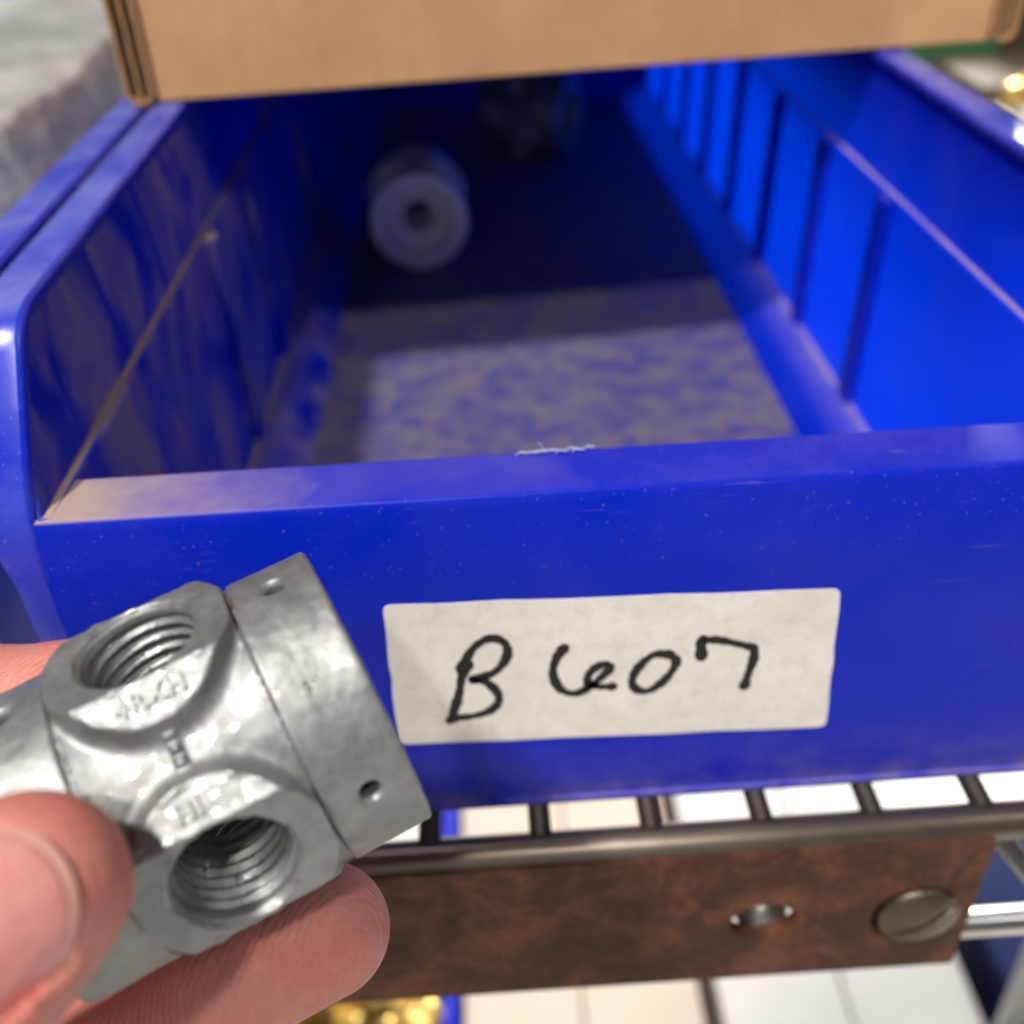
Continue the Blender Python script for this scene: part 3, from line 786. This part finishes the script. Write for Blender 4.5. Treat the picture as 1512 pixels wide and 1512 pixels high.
# thumbnail plate with a pale free edge
def nail_mesh(s0, s1, nm, mat, lift=0.0):
    nu, nv = 26, 25; V = []
    for i in range(nu):
        for j in range(nv):
            bb = (j / (nv - 1) * 2 - 1) * NAIL_W * .985
            e0 = NAIL_S0 + .25 * (bb / NAIL_W) ** 2; e1 = NAIL_S1 - .30 * (bb / NAIL_W) ** 2 - .10 * abs(bb / NAIL_W) ** 4
            e0, e1 = (e0, e1 - .07) if s0 == 0 else (e1 - .07, e1 + .006)
            s = e0 + (e1 - e0) * i / (nu - 1)
            V.append((s, bb, float(nail_top(s, bb)) + lift))
    V2 = [(s, bb, hh - .05) for s, bb, hh in V]
    k = nu * nv; F = []
    for i in range(nu - 1):
        for j in range(nv - 1):
            q = (i * nv + j, i * nv + j + 1, (i + 1) * nv + j + 1, (i + 1) * nv + j); F += [q, tuple(x + k for x in q[::-1])]
    edge = [i * nv for i in range(nu)] + [(nu - 1) * nv + j for j in range(1, nv)] + [i * nv + nv - 1 for i in range(nu - 2, -1, -1)] + list(range(nv - 2, 0, -1))
    F += [(edge[i], edge[(i + 1) % len(edge)], edge[(i + 1) % len(edge)] + k, edge[i] + k) for i in range(len(edge))]
    A = np.array(V + V2)
    return (TH_TIP + A[:, :1] * t_ax + A[:, 1:2] * b_ax + A[:, 2:] * n_ax) @ CAM.T, F
v, f = nail_mesh(0, 1, 'thumbnail', M_NAIL)
nail = obj('thumbnail', v, f, M_NAIL, hand, smooth=True)
v, f = nail_mesh(1, 1, 'nail_edge', M_NAILTIP, .004)
obj('nail_edge', v, f, M_NAILTIP, nail, smooth=True)

# ------------------------------------------------------------------ crumpled clear bag in the left bin
def bag():
    V, F = [], []; nu, nv = 150, 90
    for i in range(nu):
        for j in range(nv):
            u = i / (nu - 1); v = j / (nv - 1)
            x = -22.6 + 13.6 * u; y = 15 + 38 * v
            edge = min(1, 6 * min(u, 1 - u)) ** .6 * min(1, 8 * min(v, 1 - v)) ** .6
            q = Vector((x * .16, y * .16, 3.1))
            rdg = 1 - abs(noise.noise(q * 1.6)) * 2
            rdg2 = 1 - abs(noise.noise(q * 4.1 + Vector((4, 2, 1)))) * 2
            z = -13 + edge * (6.6 + 1.4 * noise.noise(q * .8) + .38 * rdg + .10 * rdg2)
            V.append((x, y, z))
    for i in range(nu - 1):
        for j in range(nv - 1):
            F.append((i * nv + j, (i + 1) * nv + j, (i + 1) * nv + j + 1, i * nv + j + 1))
    k = len(V); V += [(-22.4, 15.2, -13.9), (-9.2, 15.2, -13.9), (-9.2, 52.8, -13.9), (-22.4, 52.8, -13.9)]
    F.append((k, k + 3, k + 2, k + 1))
    def side(idx, a, b):
        for i in range(len(idx) - 1): F.append((idx[i], idx[i + 1], a if i < len(idx) / 2 else b))
        F.append((idx[len(idx) // 2], b, a))
    side([i * nv for i in range(nu)], k, k + 1); side([i * nv + nv - 1 for i in range(nu)], k + 3, k + 2)
    side(list(range(nv)), k, k + 3); side([(nu - 1) * nv + j for j in range(nv)], k + 1, k + 2)
    return V, F
bg_ = obj('plastic_bag', *bag(), M_POLY, None, smooth=True, base=(-16, 33, -13.9))
tag(bg_, 'crumpled clear plastic bag filling the left neighbouring bin', 'bag')

# ------------------------------------------------------------------ things on the shelf to the right and on the level below
def carton(name, label, x0, x1, y0, y1, z0, z1, mat, tape=None, cat='carton'):
    r = thing(name, ((x0 + x1) / 2, (y0 + y1) / 2, z0), label, cat)
    obj('carton_body', *box(x0, x1, y0, y1, z0, z1 - .25), mat, r, bevel=.12)
    xm = (x0 + x1) / 2
    obj('flap', *box(x0 - .03, xm - .06, y0 - .03, y1 + .03, z1 - .24, z1), mat, r, bevel=.06)
    obj('flap', *box(xm + .06, x1 + .03, y0 - .03, y1 + .03, z1 - .24, z1), mat, r, bevel=.06)
    if tape: obj('tape', *box(xm - 1.2, xm + 1.2, y0 - .05, y1 + .05, z1 + .005, z1 + .03), tape, r)
    return r
carton('carton', 'small dark green carton beyond the right rim of the bin', 23.6, 29.2, 59.5, 67, ZB, ZB + 2.6, M_GREEN)
carton('carton', 'dark brown carton at the far right behind the green one', 29.6, 40, 60.5, 72, ZB, ZB + 5.0, M_DARK)
carton('carton', 'flat beige carton at the right edge in front of the dark one', 25.2, 36, 52, 58.5, ZB, ZB + 0.9, M_BEIGE)

brass_src = None
def brass(loc, rot, label, group):
    global brass_src
    if brass_src is None:
        brass_src = []
        for nm, (V, F), sm in (('hex_collar', prism([(.85 * math.cos(a), .85 * math.sin(a)) for a in np.linspace(0, 2 * math.pi, 6, endpoint=False)], lambda p: (p[0], p[1], -.35), lambda p: (p[0], p[1], .35)), False),
                               ('nipple', lathe([(.30, .30), (.62, .30), (.62, 1.0), (.55, 1.1), (.36, 1.1), (.34, .4)], (0, 0, 0), (0, 0, 1), 16), True),
                               ('nipple', lathe([(.30, -.30), (.50, -.30), (.50, -.55), (.58, -.6), (.5, -.8), (.58, -.85), (.46, -1.2), (.32, -1.2), (.30, -.4)], (0, 0, 0), (0, 0, 1), 16), True)):
            me = bpy.data.meshes.new(nm); me.from_pydata([tuple(np.array(v) * S) for v in V], [], F)
            bm = bmesh.new(); bm.from_mesh(me); bmesh.ops.recalc_face_normals(bm, faces=bm.faces); bm.to_mesh(me); bm.free()
            if sm: me.polygons.foreach_set('use_smooth', [True] * len(me.polygons))
            me.materials.append(M_BRASS); brass_src.append((nm, me))
    root = bpy.data.objects.new('brass_fitting', None); col.objects.link(root); root.empty_display_size = .005
    root.location = W(loc); root.rotation_euler = rot; tag(root, label, 'fitting', group)
    for nm, me in brass_src:
        o = bpy.data.objects.new(nm, me); col.objects.link(o); o.parent = root
LOWZ = -44.0
# heap of brass fittings in a tray on the level below, seen under the strip at the lower left
for i in range(60):
    brass((-11.5 + 7.2 * random.random(), 20.5 + 7 * random.random(), LOWZ + .75 + 3.0 * random.random() * (.4 + .6 * random.random())),
          (random.uniform(0, 3), random.uniform(0, 3), random.uniform(0, 3)), 'shiny brass fitting in the loose heap under the fingertip', 'brass heap on the level below')
for i in range(4):
    brass((23.5 + 6 * random.random(), 45.0 + 6 * random.random(), ZB + .75 + .5 * random.random()),
          (random.uniform(0, 3), random.uniform(0, 3), random.uniform(0, 3)), 'brass fitting lying on the shelf at the far right edge', 'brass fittings at the right edge')
carton('carton', 'cream carton on the level below, left of the white one', -2.7, 7.6, 12, 46, LOWZ - 14, LOWZ, M_CREAM)
carton('carton', 'white carton on the level below at the lower right', 8.5, 19.4, 12, 46, LOWZ - 14, LOWZ, M_WHITE)
carton('carton', 'white carton under the brass heap, mostly hidden by the hand', -14.5, -4.0, 12, 46, LOWZ - 14, LOWZ, M_WHITE)
b2 = obj('blue_divider', *box(-3.65, -3.05, 12, 46, LOWZ - 14, LOWZ + 1.0), M_BLUE, None, bevel=.1, base=(-3.3, 29, LOWZ - 14))
tag(b2, 'thin blue plastic divider beside the cream carton below', 'divider')
rod = obj('shelf_post', *tube([(18.0, 20, -60), (19.0, 20, -36), (20.0, 20.5, -20)], .75, 14), M_WHITE, None, smooth=True, base=(18.6, 17, -60))
tag(rod, 'pale round post leaning down at the lower right corner', 'post')
carton('carton', 'dark navy carton with a maroon tape strip in the lower right corner', 20.4, 34, 13, 30, LOWZ - 14, LOWZ + 1.5, M_NAVY, M_MAROON)
for b_ in (bin_left,):
    for ch in list(kids(b_)):
        if ch.name.startswith(('sticker', 'plastic_burr')):
            for g in kids(ch): bpy.data.objects.remove(g)
            bpy.data.objects.remove(ch)
